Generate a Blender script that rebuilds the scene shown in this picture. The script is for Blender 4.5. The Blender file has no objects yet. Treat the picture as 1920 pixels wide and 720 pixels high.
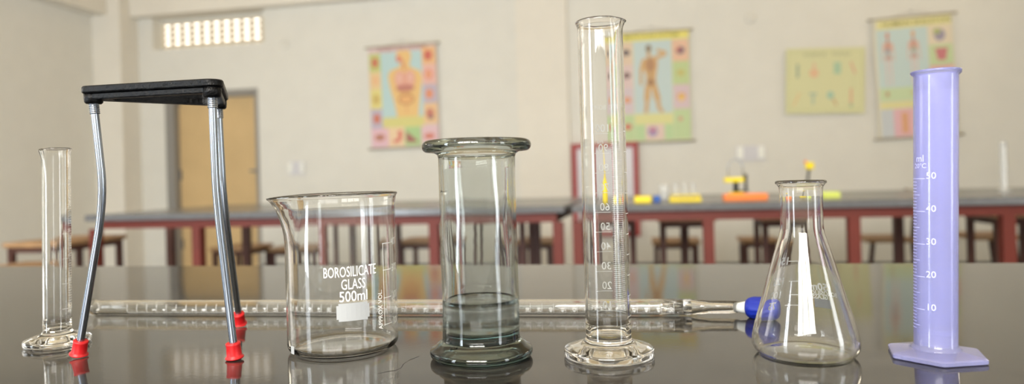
import bpy, bmesh, math, random
from mathutils import Vector, Matrix
random.seed(7)
PI = math.pi
SC = bpy.context.scene
COL = SC.collection
def R(d): return math.radians(d)
def lin(c):
    return tuple(((v/255)/12.92 if v/255 <= .04045 else (((v/255)+.055)/1.055)**2.4) for v in c)

# ------------------------------------------------------------------ camera
FPX, YAW, ROLL, HPY = 1300.0, R(11), R(1.6), 333.0
TZ = 0.75                                     # height of the near tabletop
CAM = Vector((0, 0, TZ + .13))
Fw = Vector((-math.sin(YAW), math.cos(YAW), 0))
R0 = Vector((math.cos(YAW), math.sin(YAW), 0))
Rt = R0*math.cos(ROLL) - Vector((0, 0, 1))*math.sin(ROLL)
Up = Vector((0, 0, 1))*math.cos(ROLL) + R0*math.sin(ROLL)
cd = bpy.data.cameras.new('camera'); cam = bpy.data.objects.new('camera', cd); COL.objects.link(cam)
cam.matrix_world = Matrix(((Rt.x, Up.x, -Fw.x, CAM.x), (Rt.y, Up.y, -Fw.y, CAM.y), (Rt.z, Up.z, -Fw.z, CAM.z), (0, 0, 0, 1)))
cd.sensor_fit = 'HORIZONTAL'; cd.sensor_width = 36; cd.lens = 36*FPX/1920
cd.shift_y = -(360-HPY)/1920
cd.dof.use_dof = True; cd.dof.focus_distance = .52; cd.dof.aperture_fstop = 4.4
cd.clip_start = .02
SC.camera = cam
def ray(x, y): return Fw + Rt*((x-960)/FPX) + Up*((HPY-y)/FPX)
def on_z(x, y, z=TZ):
    d = ray(x, y); return CAM + d*((z-CAM.z)/d.z)
def on_y(x, y, Y):
    d = ray(x, y); return CAM + d*(Y/d.y)

# ------------------------------------------------------------------ world and light
w = bpy.data.worlds.new('World'); SC.world = w; w.use_nodes = True
wn = w.node_tree
bg = wn.nodes['Background']
bg.inputs[0].default_value = (1.0, .96, .88, 1)
bg.inputs[1].default_value = 3.6
def area(name, loc, rot, sx, sy, power, col):
    l = bpy.data.lights.new(name, 'AREA'); l.shape = 'RECTANGLE'; l.size = sx; l.size_y = sy
    l.energy = power; l.color = col
    o = bpy.data.objects.new(name, l); o.location = loc; o.rotation_euler = rot; COL.objects.link(o); return o
# room: x from RX0 to RX1, y from RY0 to RY1 (behind the camera to the far wall)
RX0, RX1, RY0, RY1, RH = -5.35, 3.35, -1.7, 6.2, 3.0
# daylight in the doorway behind on the left, the doorway on the right and the left window; rear window and ventilators are added light
area('daylight_left_doorway', (-3.0, RY0-.22, 1.2), (R(90), 0, 0), 1.05, 2.2, 165, (.78, .89, 1.0))
area('daylight_right_doorway', (RX1+.22, -.75, 1.2), (R(90), 0, R(90)), 0.78, 2.2, 42, (.84, .92, 1.0))
area('fill_light_rear', (-.2, RY0-.22, 2.0), (R(90), 0, 0), 1.8, 1.3, 215, (1.0, .97, .92))  # extra light added behind the camera to brighten the far wall
area('daylight_left_window', (RX0-.22, 1.5, 1.75), (R(90), 0, R(-90)), 1.8, 1.4, 12, (1.0, .96, .90))
area('fill_light_upper_left', (RX0-.22, 3.7, 2.42), (R(90), 0, R(-90)), 1.3, .34, 16, (1.0, .84, .60))  # added unseen source, warms the upper far wall from the left
area('fill_light_upper_right', (RX1+.22, 4.3, 2.42), (R(90), 0, R(90)), 1.6, .34, 26, (1.0, .84, .60))  # added unseen source, warms the upper far wall from the right
SC.view_settings.view_transform = 'Standard'; SC.view_settings.look = 'None'
SC.view_settings.gamma = 1; SC.view_settings.use_curve_mapping = False
SC.view_settings.exposure = -.09
cy = SC.cycles
cy.use_denoising = True
try: cy.denoiser = 'OPENIMAGEDENOISE'
except Exception: pass
cy.max_bounces = 24; cy.transmission_bounces = 24; cy.glossy_bounces = 8; cy.diffuse_bounces = 5
cy.volume_bounces = 0; cy.transparent_max_bounces = 16
cy.sample_clamp_indirect = 4; cy.caustics_reflective = True; cy.caustics_refractive = True
cy.blur_glossy = .3

# ------------------------------------------------------------------ materials
def mat(name, rgb, rough=.5, metal=0, bump=None, var=None, ior=1.45, spec=.5, scale=20, srgb=True):
    m = bpy.data.materials.new(name); m.use_nodes = True
    nt = m.node_tree; p = nt.nodes['Principled BSDF']
    c = lin(rgb) if srgb else rgb
    p.inputs['Base Color'].default_value = (*c, 1)
    p.inputs['Roughness'].default_value = rough; p.inputs['Metallic'].default_value = metal
    p.inputs['IOR'].default_value = ior; p.inputs['Specular IOR Level'].default_value = spec
    if bump or var:
        tc = nt.nodes.new('ShaderNodeTexCoord')
        n = nt.nodes.new('ShaderNodeTexNoise'); n.inputs['Scale'].default_value = scale; n.inputs['Detail'].default_value = 6
        nt.links.new(tc.outputs['Object'], n.inputs['Vector'])
        if var:
            cr = nt.nodes.new('ShaderNodeValToRGB')
            cr.color_ramp.elements[0].position = .3; cr.color_ramp.elements[1].position = .7
            cr.color_ramp.elements[0].color = (*[v*(1-var) for v in c], 1)
            cr.color_ramp.elements[1].color = (*[min(1, v*(1+var)) for v in c], 1)
            nt.links.new(n.outputs['Fac'], cr.inputs['Fac']); nt.links.new(cr.outputs['Color'], p.inputs['Base Color'])
        if bump:
            b = nt.nodes.new('ShaderNodeBump'); b.inputs['Strength'].default_value = bump; b.inputs['Distance'].default_value = .002
            nt.links.new(n.outputs['Fac'], b.inputs['Height']); nt.links.new(b.outputs['Normal'], p.inputs['Normal'])
    return m
def glass(name, col=(1, 1, 1), ior=1.47, absorb=None, density=0, rough=0.0):
    m = bpy.data.materials.new(name); m.use_nodes = True
    nt = m.node_tree; p = nt.nodes['Principled BSDF']
    p.inputs['Base Color'].default_value = (*col, 1)
    p.inputs['Transmission Weight'].default_value = 1; p.inputs['Roughness'].default_value = rough
    p.inputs['IOR'].default_value = ior
    if absorb:
        v = nt.nodes.new('ShaderNodeVolumeAbsorption'); v.inputs['Color'].default_value = (*absorb, 1); v.inputs['Density'].default_value = density
        nt.links.new(v.outputs[0], nt.nodes['Material Output'].inputs['Volume'])
    return m
M = {}
M['wall'] = mat('cream_plaster', (219, 216, 207), .85, bump=.15, var=.02, scale=6)
M['beam'] = mat('cream_beam_plaster', (224, 218, 206), .85, bump=.15, var=.02, scale=6)
M['ceiling'] = mat('ceiling_paint', (240, 220, 184), .9)
M['floor'] = mat('floor_tile', (176, 186, 202), .35, var=.05, scale=3)
M['groove'] = mat('tile_joint', (130, 122, 110), .7)
M['doorleaf'] = mat('tan_laminate', (204, 174, 126), .5, var=.06, scale=3)
M['doorframe'] = mat('grey_door_frame', (140, 136, 130), .5)
M['jali'] = mat('jali_concrete', (214, 200, 172), .8)
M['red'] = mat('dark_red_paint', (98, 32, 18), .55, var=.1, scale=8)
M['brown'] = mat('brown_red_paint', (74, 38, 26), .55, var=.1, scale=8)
M['darkred'] = mat('dark_brown_paint', (70, 42, 36), .45)
M['farstone'] = mat('grey_stone', (98, 98, 100), .22, var=.12, scale=30)
M['wood'] = mat('seat_wood', (158, 122, 84), .5, var=.15, scale=14)
M['white'] = mat('white_plastic', (240, 240, 232), .4)
M['mark'] = mat('white_enamel_marking', (228, 230, 230), .55)
M['patch'] = mat('frosted_white_marking', (150, 153, 155), .7)
M['iron'] = mat('black_cast_iron', (3, 3, 4), .38, bump=.55, var=.3, scale=300, spec=.2)
M['steel'] = mat('zinc_plated_steel', (150, 158, 170), .26, metal=1)
M['redcap'] = mat('red_plastic', (172, 16, 22), .42)
M['blue'] = mat('blue_plastic', (18, 40, 150), .38)
M['nozzle'] = mat('cloudy_white_plastic', (205, 210, 212), .3)
M['yellow'] = mat('yellow_plastic', (238, 214, 20), .4)
M['orange'] = mat('orange_plastic', (238, 128, 52), .4)
M['blueitem'] = mat('blue_item', (52, 96, 178), .4)
M['dark'] = mat('black_plastic', (30, 30, 32), .4)
M['board'] = mat('grey_white_board', (206, 204, 208), .35)
M['boardred'] = mat('red_board_frame', (158, 58, 56), .5)
M['rod'] = mat('poster_rod', (176, 166, 146), .5)
M['glass'] = glass('clear_borosilicate_glass', (.985, .99, .988), 1.47)
M['jarglass'] = glass('greenish_grey_soda_glass', (.895, .913, .908), 1.5, (.52, .60, .59), 58)
M['water'] = glass('clear_water', (.965, .985, .99), 1.33, (.6, .68, .72), 4, .16)
M['farglass'] = glass('cloudy_glass', (.97, .98, .97), 1.2, rough=.25)
M['farglass'].node_tree.nodes['Principled BSDF'].inputs['Transmission Weight'].default_value = .55
m = mat('translucent_violet_plastic', (202, 205, 254), .16, ior=1.45); M['violet'] = m
p = m.node_tree.nodes['Principled BSDF']
p.inputs['Transmission Weight'].default_value = .78
p.inputs['Roughness'].default_value = .16
p.inputs['Subsurface Weight'].default_value = 0
# near tabletop: dark polished stone, fine streaks and one hairline crack texture
m = bpy.data.materials.new('polished_dark_stone'); m.use_nodes = True; M['stone'] = m
nt = m.node_tree; p = nt.nodes['Principled BSDF']
tc = nt.nodes.new('ShaderNodeTexCoord'); mp = nt.nodes.new('ShaderNodeMapping'); mp.inputs['Scale'].default_value = (5, 14, 5)
mp.inputs['Rotation'].default_value = (0, 0, R(12))
n1 = nt.nodes.new('ShaderNodeTexNoise'); n1.inputs['Scale'].default_value = 1.6; n1.inputs['Detail'].default_value = 9; n1.inputs['Roughness'].default_value = .65
n1.inputs['Distortion'].default_value = .6
n2 = nt.nodes.new('ShaderNodeTexNoise'); n2.inputs['Scale'].default_value = 260; n2.inputs['Detail'].default_value = 3
nt.links.new(tc.outputs['Object'], mp.inputs['Vector']); nt.links.new(mp.outputs[0], n1.inputs['Vector']); nt.links.new(tc.outputs['Object'], n2.inputs['Vector'])
cr = nt.nodes.new('ShaderNodeValToRGB')
cr.color_ramp.elements[0].position = .3; cr.color_ramp.elements[0].color = (.011, .0105, .0098, 1)
cr.color_ramp.elements[1].position = .75; cr.color_ramp.elements[1].color = (.040, .037, .033, 1)
nt.links.new(n1.outputs['Fac'], cr.inputs['Fac']); nt.links.new(cr.outputs['Color'], p.inputs['Base Color'])
rr = nt.nodes.new('ShaderNodeMapRange'); rr.inputs['To Min'].default_value = .035; rr.inputs['To Max'].default_value = .085
nt.links.new(n1.outputs['Fac'], rr.inputs['Value']); nt.links.new(rr.outputs['Result'], p.inputs['Roughness'])
bp = nt.nodes.new('ShaderNodeBump'); bp.inputs['Strength'].default_value = .05; bp.inputs['Distance'].default_value = .0004
nt.links.new(n2.outputs['Fac'], bp.inputs['Height']); nt.links.new(bp.outputs['Normal'], p.inputs['Normal'])
p.inputs['IOR'].default_value = 1.5
flat = {}
def fm(rgb):
    rgb = tuple(round(v*.68+q*.32) for v, q in zip(rgb, (216, 212, 200)))
    if rgb not in flat: flat[rgb] = mat('print_%d_%d_%d' % rgb, rgb, .7)
    return flat[rgb]

# ------------------------------------------------------------------ helpers
def link(name, me, mats, parent=None, smooth=False):
    o = bpy.data.objects.new(name, me); COL.objects.link(o)
    for mm in (mats if isinstance(mats, (list, tuple)) else [mats]): me.materials.append(mm)
    if smooth:
        for f in me.polygons: f.use_smooth = True
    if parent: o.parent = parent
    return o
def tag(o, label=None, cat=None, group=None, kind=None):
    if label: o['label'] = label
    if cat: o['category'] = cat
    if group: o['group'] = group
    if kind: o['kind'] = kind
    return o
def thing(name, label, cat, loc=(0, 0, 0), rz=0, group=None):
    o = bpy.data.objects.new(name, None); COL.objects.link(o); o.empty_display_size = .05
    o.location = loc; o.rotation_euler = (0, 0, rz)
    return tag(o, label, cat, group)
def boxes(name, bl, m, parent=None, bevel=0):
    """each box: (cx,cy,cz, sx,sy,sz)"""
    bm = bmesh.new()
    for b in bl:
        r = bmesh.ops.create_cube(bm, size=1)
        bmesh.ops.scale(bm, vec=b[3:6], verts=r['verts']); bmesh.ops.translate(bm, vec=b[:3], verts=r['verts'])
    if bevel: bmesh.ops.bevel(bm, geom=bm.edges[:], offset=bevel, segments=2, affect='EDGES', profile=.5)
    me = bpy.data.meshes.new(name); bm.to_mesh(me); bm.free()
    return link(name, me, m, parent)
def bar(name, a, b, sx, sy, m, parent=None):
    """square bar between two points"""
    a = Vector(a); b = Vector(b); d = b-a
    q = d.to_track_quat('Z', 'Y')
    vs = []
    for e in (a, b):
        for s, t in ((-1, -1), (1, -1), (1, 1), (-1, 1)): vs.append(e + q @ Vector((s*sx/2, t*sy/2, 0)))
    me = bpy.data.meshes.new(name)
    me.from_pydata([tuple(v) for v in vs], [], [(0, 3, 2, 1), (4, 5, 6, 7)] + [(i, (i+1) % 4, 4+(i+1) % 4, 4+i) for i in range(4)])
    return link(name, me, m, parent)
def lathe_me(prof, seg=96, closed=False, fn=None, axis=None):
    """prof list of (r,z); points with r==0 are poles. angle 0 faces -Y (the camera), + towards +X"""
    vs, fs, rows = [], [], []
    for (r, z) in prof:
        if r < 1e-7:
            x, y, zz = (0, 0, z) if not fn else (0, 0, fn(0, 0, z)[1])
            rows.append([len(vs)]); vs.append((0, 0, zz))
        else:
            row = []
            for k in range(seg):
                a = 2*PI*k/seg
                rr, zz = (r, z) if not fn else fn(r, a, z)
                row.append(len(vs)); vs.append((rr*math.sin(a), -rr*math.cos(a), zz))
            rows.append(row)
    pairs = list(zip(rows, rows[1:])) + ([(rows[-1], rows[0])] if closed else [])
    for A, B in pairs:
        if len(A) == 1 and len(B) == 1: continue
        for k in range(seg):
            k2 = (k+1) % seg
            if len(A) == 1: fs.append((A[0], B[k2], B[k]))
            elif len(B) == 1: fs.append((A[k], A[k2], B[0]))
            else: fs.append((A[k], A[k2], B[k2], B[k]))
    if axis:
        q = Vector((0, 0, 1)).rotation_difference(Vector(axis[1])-Vector(axis[0]))
        vs = [tuple(Vector(axis[0]) + q @ Vector(v)) for v in vs]
    me = bpy.data.meshes.new('lathe'); me.from_pydata(vs, [], fs)
    bm = bmesh.new(); bm.from_mesh(me); bmesh.ops.recalc_face_normals(bm, faces=bm.faces[:]); bm.to_mesh(me); bm.free()
    return me
def lathe(name, prof, m, parent=None, **k):
    me = lathe_me(prof, **k); me.name = name
    return link(name, me, m, parent, smooth=True)
def arcp(cx, cz, r, a0, a1, n=6):
    return [(cx + r*math.cos(R(a0+(a1-a0)*i/n)), cz + r*math.sin(R(a0+(a1-a0)*i/n))) for i in range(n+1)]
def tube(name, pts, rad, m, parent=None, seg=20, ridges=None):
    """sweep a circle along pts; rad float or list"""
    pts = [Vector(q) for q in pts]; n = len(pts); vs, fs = [], []
    up = None
    for i, q in enumerate(pts):
        t = (pts[min(i+1, n-1)] - pts[max(i-1, 0)]).normalized()
        if up is None: up = t.orthogonal().normalized()
        up = (up - t*up.dot(t)).normalized(); s = t.cross(up)
        r = rad[i] if isinstance(rad, (list, tuple)) else rad
        for k in range(seg):
            a = 2*PI*k/seg; vs.append(tuple(q + up*(r*math.cos(a)) + s*(r*math.sin(a))))
    for i in range(n-1):
        for k in range(seg):
            k2 = (k+1) % seg; fs.append((i*seg+k, i*seg+k2, (i+1)*seg+k2, (i+1)*seg+k))
    fs.append(tuple(reversed(range(seg)))); fs.append(tuple((n-1)*seg+k for k in range(seg)))
    me = bpy.data.meshes.new(name); me.from_pydata(vs, [], fs)
    o = link(name, me, m, parent, smooth=True)
    me.polygons[-1].use_smooth = me.polygons[-2].use_smooth = False
    return o
_txt = {}
def text_geo(s, size, bold=0):
    """(verts, faces) of a line of flat lettering, centred"""
    key = (s, size, bold)
    if key in _txt: return _txt[key]
    c = bpy.data.curves.new('t', 'FONT'); c.body = s; c.size = size; c.resolution_u = 3
    c.align_x = 'CENTER'; c.align_y = 'CENTER'; c.offset = bold*size; c.fill_mode = 'FRONT'
    o = bpy.data.objects.new('t', c); COL.objects.link(o)
    dg = bpy.context.evaluated_depsgraph_get(); dg.update()
    me = bpy.data.meshes.new_from_object(o.evaluated_get(dg))
    r = ([tuple(v.co) for v in me.vertices], [tuple(f.vertices) for f in me.polygons])
    bpy.data.objects.remove(o); bpy.data.curves.remove(c); bpy.data.meshes.remove(me)
    _txt[key] = r; return r
class Marks:
    """printed marks wrapped on a surface of revolution: angle 0 = camera side, r = radius(z)"""
    def __init__(s, rad, off=.00012): s.v, s.f, s.rad, s.off = [], [], rad, off
    def pt(s, a, z):
        r = s.rad(z) + s.off; return (r*math.sin(a), -r*math.cos(a), z)
    def strip(s, a0, a1, z0, z1, n=None):
        n = n or max(1, int(abs(a1-a0)/R(5))+1); b = len(s.v)
        mz = max(1, int(abs(z1-z0)/.006))
        for j in range(mz+1):
            for i in range(n+1): s.v.append(s.pt(a0+(a1-a0)*i/n, z0+(z1-z0)*j/mz))
        for j in range(mz):
            for i in range(n):
                q = b+j*(n+1)+i; s.f.append((q, q+1, q+n+2, q+n+1))
    def arc(s, a0, a1, z, t): s.strip(a0, a1, z-t/2, z+t/2)
    def line(s, a, z0, z1, t):
        h = t/2/s.rad((z0+z1)/2); s.strip(a-h, a+h, z0, z1, 1)
    def text(s, st, size, a, z, rot=0, sx=1, bold=0, slope=0):
        vs, fs = text_geo(st, size, bold); b = len(s.v)
        c, d = math.cos(rot), math.sin(rot)
        for (x, y, _) in vs:
            x, y = x*sx, y
            x, y = x*c-y*d, x*d+y*c
            zz = z+y+slope*x
            s.v.append(s.pt(a + x/s.rad(zz), zz))
        for f in fs: s.f.append(tuple(b+i for i in f))
    def build(s, name, m, parent):
        me = bpy.data.meshes.new(name); me.from_pydata(s.v, [], s.f); return link(name, me, m, parent)
def facing(P):
    """rotation that turns local -Y to the camera"""
    d = Vector((P.x-CAM.x, P.y-CAM.y)); return math.atan2(d.y, d.x) - PI/2
def lean(root, k):
    """lets the upper part lean by k metres per metre towards +X (crooked tube)"""
    for ch in root.children:
        for v in ch.data.vertices:
            if v.co.z > .008: v.co.x += k*(v.co.z-.008)

# ------------------------------------------------------------------ room shell
def wall(name, axis, pos, u0, u1, z0, z1, th, holes, m):
    """wall with rectangular holes [(u0,u1,z0,z1)]; axis 'y' = plane y=pos, 'x' = plane x=pos; th signed outward"""
    us = sorted({u0, u1} | {h[0] for h in holes} | {h[1] for h in holes}); zs = sorted({z0, z1} | {h[2] for h in holes} | {h[3] for h in holes})
    bl = []
    for a, b in zip(us, us[1:]):
        run = None
        for c, d in zip(zs, zs[1:]):
            mid = ((a+b)/2, (c+d)/2)
            hole = any(h[0] < mid[0] < h[1] and h[2] < mid[1] < h[3] for h in holes)
            if hole:
                if run: bl.append((a, b, *run)); run = None
            else: run = (run[0], d) if run else (c, d)
        if run: bl.append((a, b, *run))
    B = []
    for a, b, c, d in bl:
        if axis == 'y': B.append(((a+b)/2, pos+th/2, (c+d)/2, b-a, abs(th), d-c))
        else: B.append((pos+th/2, (a+b)/2, (c+d)/2, abs(th), b-a, d-c))
    return tag(boxes(name, B, m), kind='structure')
# far wall holes taken from the photograph: door and perforated ventilator
dl, dr = on_y(308, 170, RY1), on_y(487, 300, RY1)
dtop = on_y(480, 165, RY1).z
va, vb = on_y(286, 60, RY1), on_y(494, 50, RY1)
vz0, vz1 = on_y(493, 79, RY1).z, on_y(493, 16, RY1).z
wall('wall_back', 'y', RY1, RX0-.2, RX1+.2, 0, RH, .2, [(dl.x, dr.x, 0, dtop), (va.x, vb.x, vz0, vz1)], M['wall'])
wall('wall_left', 'x', RX0, RY0, RY1, 0, RH, -.2, [(.6, 2.4, 1.05, 2.45), (3.05, 4.35, 2.26, 2.58)], M['wall'])
wall('wall_right', 'x', RX1, RY0, RY1, 0, RH, .2, [(-1.16, -.34, 0, 2.3), (3.5, 5.1, 2.26, 2.58)], M['wall'])
wall('wall_front', 'y', RY0, RX0-.2, RX1+.2, 0, RH, -.2, [(-3.52, -2.48, 0, 2.3), (-1.1, .7, 1.35, 2.65)], M['wall'])
tag(boxes('ceiling', [((RX0+RX1)/2, (RY0+RY1)/2, RH+.06, RX1-RX0+.4, RY1-RY0+.4, .12)], M['ceiling']), kind='structure')
fl = tag(boxes('floor', [((RX0+RX1)/2, (RY0+RY1)/2, -.07, RX1-RX0+.4, RY1-RY0+.4, .1)], M['groove']), kind='structure')
tm = None; nx = int((RX1-RX0)/.6)+1; ny = int((RY1-RY0)/.6)+1
for i in range(nx):
    for j in range(ny):
        x0 = RX0+i*.6; x1 = min(x0+.597, RX1); y0 = RY0+j*.6; y1 = min(y0+.597, RY1)
        if x1-x0 < .05 or y1-y0 < .05: continue
        if tm is None or x1-x0 < .59 or y1-y0 < .59:
            t = boxes('tile', [(0, 0, -.011, x1-x0, y1-y0, .022)], M['floor'], fl)
            if x1-x0 > .59 and y1-y0 > .59: tm = t.data
        else:
            t = bpy.data.objects.new('tile', tm); COL.objects.link(t); t.parent = fl
        t.location = ((x0+x1)/2, (y0+y1)/2, 0)
# column in the corner, flat column in mid wall, beams under the ceiling
cxl, cxr = on_y(198, 200, RY1-.25), on_y(229, 200, RY1-.25)
bz = on_y(420, 17, RY1-.12).z
tag(boxes('trim_1', [((RX0+cxr.x)/2, RY1-.125, RH/2, cxr.x-RX0-.002, .25, RH)], M['beam']), kind='structure')
pl, pr = on_y(968, 100, RY1-.03), on_y(1064, 100, RY1-.03)
tag(boxes('trim_2', [((pl.x+pr.x)/2, RY1-.018, bz/2, pr.x-pl.x, .036, bz)], M['beam'], bevel=.004), kind='structure')
tag(boxes('trim_3', [((cxr.x+RX1)/2, RY1-.06, (bz+RH)/2, RX1-cxr.x-.004, .118, RH-bz)], M['beam']), kind='structure')
tag(boxes('trim_4', [(RX0+.09, (RY0+RY1-.25)/2, (bz+RH)/2, .178, RY1-RY0-.254, RH-bz)], M['beam']), kind='structure')
for nm, b in (('baseboard_back', ((dr.x+RX1)/2, RY1-.006, .05, RX1-dr.x-.02, .012, .1)), ('baseboard_left', (RX0+.006, (RY0+RY1-.25)/2, .05, .012, RY1-RY0-.26, .1))):
    tag(boxes(nm, [b], M['farstone']), kind='structure')
# door in the far wall
d1 = tag(boxes('door_1', [(dl.x+.05, RY1+.06, dtop/2, .1, .12, dtop), (dr.x-.02, RY1+.06, dtop/2, .04, .12, dtop), ((dl.x+dr.x)/2+.03, RY1+.06, dtop-.03, dr.x-dl.x-.14, .12, .06)], M['doorframe']), kind='structure')
lw = dr.x-dl.x-.14
leaf = boxes('door_leaf', [((dl.x+.1+dr.x-.04)/2, RY1+.1, (dtop-.06)/2, lw, .04, dtop-.07)], M['doorleaf'], d1)
hp = on_y(481, 320, RY1+.05)
boxes('door_handle', [(hp.x, RY1+.072, hp.z, .03, .012, .16), (hp.x-.03, RY1+.05, hp.z, .09, .018, .018)], M['steel'], leaf, bevel=.003)
for z in (.3, 1.0, 1.75):
    boxes('hinge', [(dl.x+.105, RY1+.074, z, .022, .012, .1)], M['steel'], d1)
# perforated ventilator: 11 x 5 pierced blocks
wx0 = on_y(304, 60, RY1+.156).x; wx1 = vb.x
n_, m_ = 11, 5

w1 = tag(boxes('window_1', [((va.x+wx0)/2, RY1+.17, (vz0+vz1)/2, wx0-va.x, .028, vz1-vz0-.002)], M['jali']), kind='structure')
zt = on_y(494, 30, RY1+.15).z; zb = vz0
boxes('lintel_infill', [((wx0+wx1)/2, RY1+.17, (zt+vz1)/2, wx1-wx0-.002, .05, vz1-zt)], M['wall'], w1)
cw, chh = (wx1-wx0)/n_, (zt-zb)/m_
bm = bmesh.new()
for (x, z, sx, sz) in ((0, chh/2-.0085, cw-.002, .016), (0, -chh/2+.0085, cw-.002, .016), (-cw/2+.009, 0, .016, chh-.033), (cw/2-.009, 0, .016, chh-.033)):
    r = bmesh.ops.create_cube(bm, size=1); bmesh.ops.scale(bm, vec=(sx, .028, sz), verts=r['verts']); bmesh.ops.translate(bm, vec=(x, 0, z), verts=r['verts'])
jm = bpy.data.meshes.new('pierced_block'); bm.to_mesh(jm); bm.free(); jm.materials.append(M['jali'])
for i in range(n_):
    for j in range(m_):
        o = bpy.data.objects.new('pierced_block', jm); COL.objects.link(o); o.parent = w1
        o.location = (wx0+cw*(i+.5), RY1+.17, zb+chh*(j+.5))
# windows and open doorways that let the daylight in (beside and behind the camera); rear window and ventilators are added
def winframe(name, axis, pos, u0, u1, z0, z1, bars, zbars):
    B = []
    def add(u, z, su, sz): B.append((u, pos, z, su, .05, sz) if axis == 'y' else (pos, u, z, .05, su, sz))
    t = .05
    add(u0+t/2, (z0+z1)/2, t, z1-z0); add(u1-t/2, (z0+z1)/2, t, z1-z0); add((u0+u1)/2, z1-t/2, u1-u0, t)
    if z0 > .1: add((u0+u1)/2, z0+t/2, u1-u0, t)
    for b in bars: add(u0+(u1-u0)*b, (z0+z1)/2, .04, z1-z0)
    for b in zbars: add((u0+u1)/2, z0+(z1-z0)*b, u1-u0, .03)
    return tag(boxes(name, B, M['doorframe']), kind='structure')
winframe('window_2', 'x', RX0-.1, .6, 2.4, 1.05, 2.45, (.33, .66), (.7,))
winframe('added_window_rear', 'y', RY0-.1, -1.1, .7, 1.35, 2.65, (.33, .66), (.7,))  # frame of the extra opening added for the rear fill light
winframe('added_vent_left', 'x', RX0-.1, 3.05, 4.35, 2.26, 2.58, (.25, .5, .75), ())  # frame of the added opening for the warm upper left light
winframe('added_vent_right', 'x', RX1+.1, 3.5, 5.1, 2.26, 2.58, (.25, .5, .75), ())  # frame of the added opening for the warm upper right light
winframe('door_2', 'y', RY0-.1, -3.52, -2.48, 0, 2.3, (.5,), ())
winframe('door_3', 'x', RX1+.1, -1.16, -.34, 0, 2.3, (), ())

# small wall fittings
def plate(px, py, wd, ht, label, name='switch_plate', cat='switch'):
    c = on_y(px, py, RY1); t = thing(name, label, cat, (c.x, RY1, c.z))
    boxes('plate', [(0, -.006, 0, wd, .012, ht)], M['board'], t, bevel=.002)
    for s in (-1, 1): boxes('socket_module', [(s*wd*.36, -.018, .004, wd*.2, .014, ht*.8)], M['white'], t, bevel=.002)
    return t
plate(1407, 287, .24, .13, 'white socket plate with two raised boxes on the wall right of the red framed board')
plate(557, 315, .17, .13, 'faint cream switch plate on the wall just right of the tan door')
for px, py, lb in ((533, 84, 'small round plastered cover on the wall right of the ventilator'), (1407, 34, 'small round cover high on the wall between the posters')):
    c = on_y(px, py, RY1); o = lathe('round_cover', [(0, .008), (.04, .006), (.047, 0), (0, 0)], M['wall'], seg=24)
    o.location = (c.x, RY1-.0005, c.z); o.rotation_euler = (R(90), 0, 0); tag(o, lb, 'cover')

# ------------------------------------------------------------------ posters (flat prints hung on the wall)
class Poster:
    def __init__(s, name, label, tl, tr, bh, rods=True, base=(222, 216, 196), rotz=0):
        a = on_y(*tl, RY1-.03); b = on_y(*tr, RY1-.03)
        s.w = (b-a).length; s.h = bh; s.base = base
        s.t = thing(name, label, 'poster', a); s.t.rotation_euler = (0, -math.atan2((b-a).z, (b-a).x), 0)
        boxes('sheet', [(s.w/2, 0, -s.h/2, s.w, .003, s.h)], fm(base), s.t)
        if rods:
            for z in (0, -s.h):
                tube('rod', [(-.035, 0, z), (s.w+.035, 0, z)], .009, M['rod'], s.t, seg=12)
            tube('hanging_cord', [(s.w*.25, .0, .008), (s.w*.5, .012, .045), (s.w*.75, .0, .008)], .0015, M['rod'], s.t, seg=6)
            lathe('nail', [(0, 0), (.006, 0), (.006, .004), (.003, .005), (.003, .018), (0, .018)], M['steel'], s.t, seg=10, axis=((s.w*.5, .008, .045), (s.w*.5, .03, .045)))
        s.v, s.f, s.mi, s.ms, s.k = [], [], [], [], 0
    def poly(s, pts, rgb):
        s.k += 1; y = -.0018 - .00004*s.k; b = len(s.v)
        for u, v in pts: s.v.append((u*s.w, y, -v*s.h))
        s.f.append(tuple(range(b, b+len(pts))))
        mm = fm(rgb)
        if mm not in s.ms: s.ms.append(mm)
        s.mi.append(s.ms.index(mm))
    def box(s, u0, v0, u1, v1, rgb): s.poly([(u0, v1), (u1, v1), (u1, v0), (u0, v0)], rgb)
    def ell(s, u, v, ru, rv, rgb, n=18): s.poly([(u+ru*math.cos(2*PI*i/n), v-rv*math.sin(2*PI*i/n)) for i in range(n)], rgb)
    def text(s, st, u, v, hgt, rgb, sx=1):
        s.k += 1; y = -.0018 - .00004*s.k; b = len(s.v); vs, fs = text_geo(st, hgt/.7, .01)
        for x, z, _ in vs: s.v.append((u*s.w + x*sx, y, -v*s.h + z))
        mm = fm(rgb)
        if mm not in s.ms: s.ms.append(mm)
        for f in fs: s.f.append(tuple(b+i for i in f)); s.mi.append(s.ms.index(mm))
    def limb(s, pts, ws, rgb):
        for (a, b), w_ in zip(zip(pts, pts[1:]), ws):
            dx, dy = b[0]-a[0], (b[1]-a[1])*s.h/s.w; L = math.hypot(dx, dy) or 1
            nx_, ny_ = -dy/L*w_/2, dx/L*w_/2*s.w/s.h
            s.poly([(a[0]+nx_, a[1]+ny_), (b[0]+nx_, b[1]+ny_), (b[0]-nx_, b[1]-ny_), (a[0]-nx_, a[1]-ny_)], rgb)
    def done(s):
        me = bpy.data.meshes.new('print'); me.from_pydata(s.v, [], s.f); o = link('print', me, s.ms, s.t)
        for p_, i in zip(me.polygons, s.mi): p_.material_index = i
        # faces must look into the room
        bm = bmesh.new(); bm.from_mesh(me); bmesh.ops.recalc_face_normals(bm, faces=bm.faces[:]); bm.to_mesh(me); bm.free()

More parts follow.
